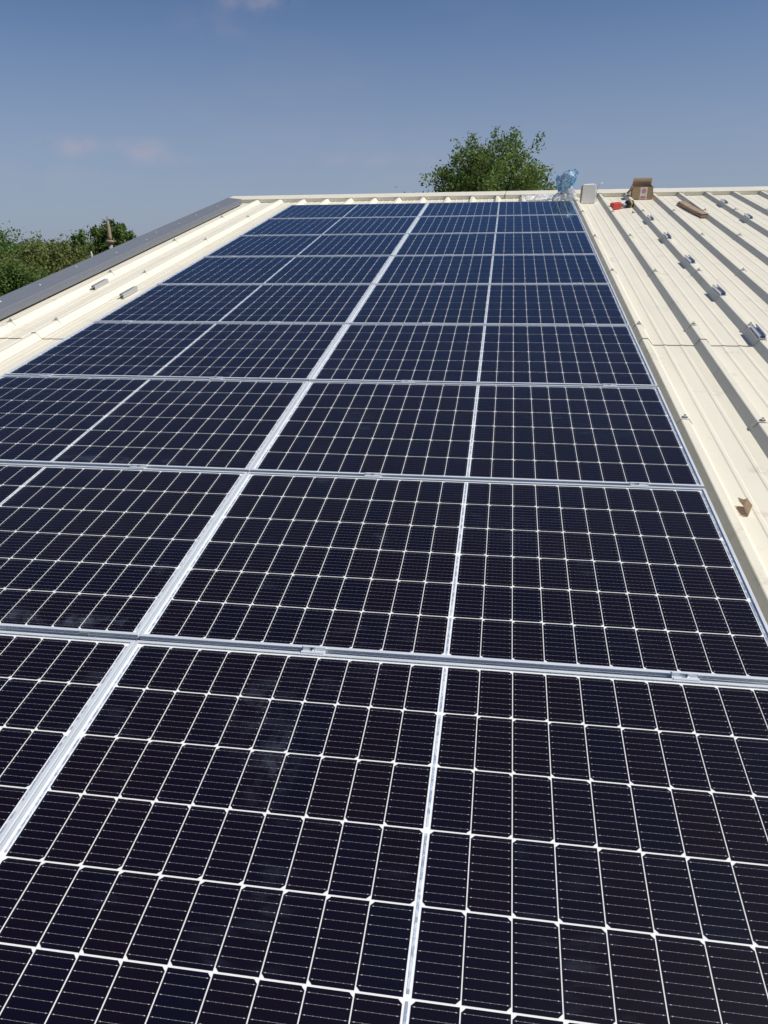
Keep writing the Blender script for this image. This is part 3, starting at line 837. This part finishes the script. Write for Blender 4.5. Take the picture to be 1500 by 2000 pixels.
tree_at(955, 280, 28, 126, 106, 'leafy_tree', M['leaf_ridge'], 'airy green tree crown rising alone behind the ridge', None, 5, nshoot=205, leaf=.064, dens=165, spread=.40, spiky=.24, low=-.8, lumpy=.8, limbs=2)
GL = 'trees beyond the grey verge'
tree_at(228, 431, 30, 40, 80, 'leafy_tree', M['leaf_dark'], 'dark green tree standing directly behind the rusty topped mast', GL, 11, nshoot=120, leaf=0.065, dens=245, spread=.8, spiky=.1, low=-.9)
tree_at(160, 455, 33, 30, 90, 'leafy_tree', M['leaf_fresh'], 'slim fresh green tree top between the mast and the olive bushes', GL, 12, nshoot=60, leaf=0.068, dens=210, spread=.8, spiky=.1, low=-.9)
tree_at(100, 496, 29, 95, 95, 'leafy_tree', M['leaf_olive'], 'broad olive green bushy tree close behind the verge', GL, 13, nshoot=170, leaf=0.058, dens=332, spread=.75, low=-.9)
tree_at(5, 476, 33, 75, 110, 'leafy_tree', M['leaf_fresh'], 'tall leafy tree at the end of the row, beside the olive bushes', GL, 14, nshoot=150, leaf=0.068, dens=315, spread=.75, low=-.9)
tree_at(75, 486, 42, 95, 110, 'leafy_tree', M['leaf_dark'], 'dense dark green tree farther back behind the olive bushes', GL, 15, nshoot=150, leaf=0.075, dens=297, spread=.75, low=-.9)
tree_at(178, 474, 38, 100, 120, 'leafy_tree', M['leaf_olive'], 'olive tinted tree farther back behind the mast', GL, 16, nshoot=130, leaf=0.068, dens=280, spread=.75, low=-.9)
tree_at(30, 520, 26, 85, 80, 'leafy_tree', M['leaf_dark'], 'low shady tree nearest the building wall beyond the verge', GL, 17, nshoot=140, leaf=0.051, dens=332, spread=.75, low=-.9)
tree_at(-110, 470, 34, 90, 110, 'leafy_tree', M['leaf_olive'], 'olive green tree standing beyond the end tree, along the same row', GL, 18, nshoot=110, leaf=0.075, dens=245, spread=.75, low=-.9)

def mast_at(px, py_top, dist):
    c = at_dist(px, py_top, dist); s = dist / F_PX; top = c.z
    o = tag(empty('mast', (c.x, c.y, 0)), 'grey mast with rusty conical cap and spike rising before the trees', 'mast')
    MB().tube([(0, 0, 0), (0, 0, top - 42 * s)], [4.6 * s, 3.4 * s], 10).build('pole', M['pole'], o, True)
    MB().tube([(0, 0, top - 46 * s), (0, 0, top - 43 * s), (0, 0, top - 41 * s), (0, 0, top - 40 * s)], [4 * s, 7.4 * s, 7.4 * s, 5 * s], 12).build('collar', M['rust'], o)
    MB().tube([(0, 0, top - 40 * s), (0, 0, top - 34 * s), (0, 0, top - 14 * s), (0, 0, top - 9 * s)], [3.8 * s, 3.6 * s, 2.5 * s, 1.3 * s], 12).build('conical_cap', M['rust'], o, True)
    MB().tube([(0, 0, top - 9 * s), (0, 0, top)], [1.2 * s, .5 * s], 6).build('spike', M['rust'], o)
    for sx_ in (-1, 1): MB().tube([(sx_ * 6.6 * s, 0, top - 42 * s), (sx_ * 7.0 * s, 0, top - 36 * s)], [1.1 * s, .7 * s], 6).build('prong', M['rust'], o)
mast_at(209, 421, 22)
c = at_dist(178, 491, 20); s = 20 / F_PX
o = tag(empty('thin_pole', (c.x, c.y, 0)), 'thin white pipe tip showing just above the grey verge', 'pole')
MB().tube([(0, 0, 0), (0, 0, c.z - 4 * s), (0, 0, c.z)], [1.9 * s, 1.7 * s, .8 * s], 8).build('pipe', M['white_pole'], o, True)
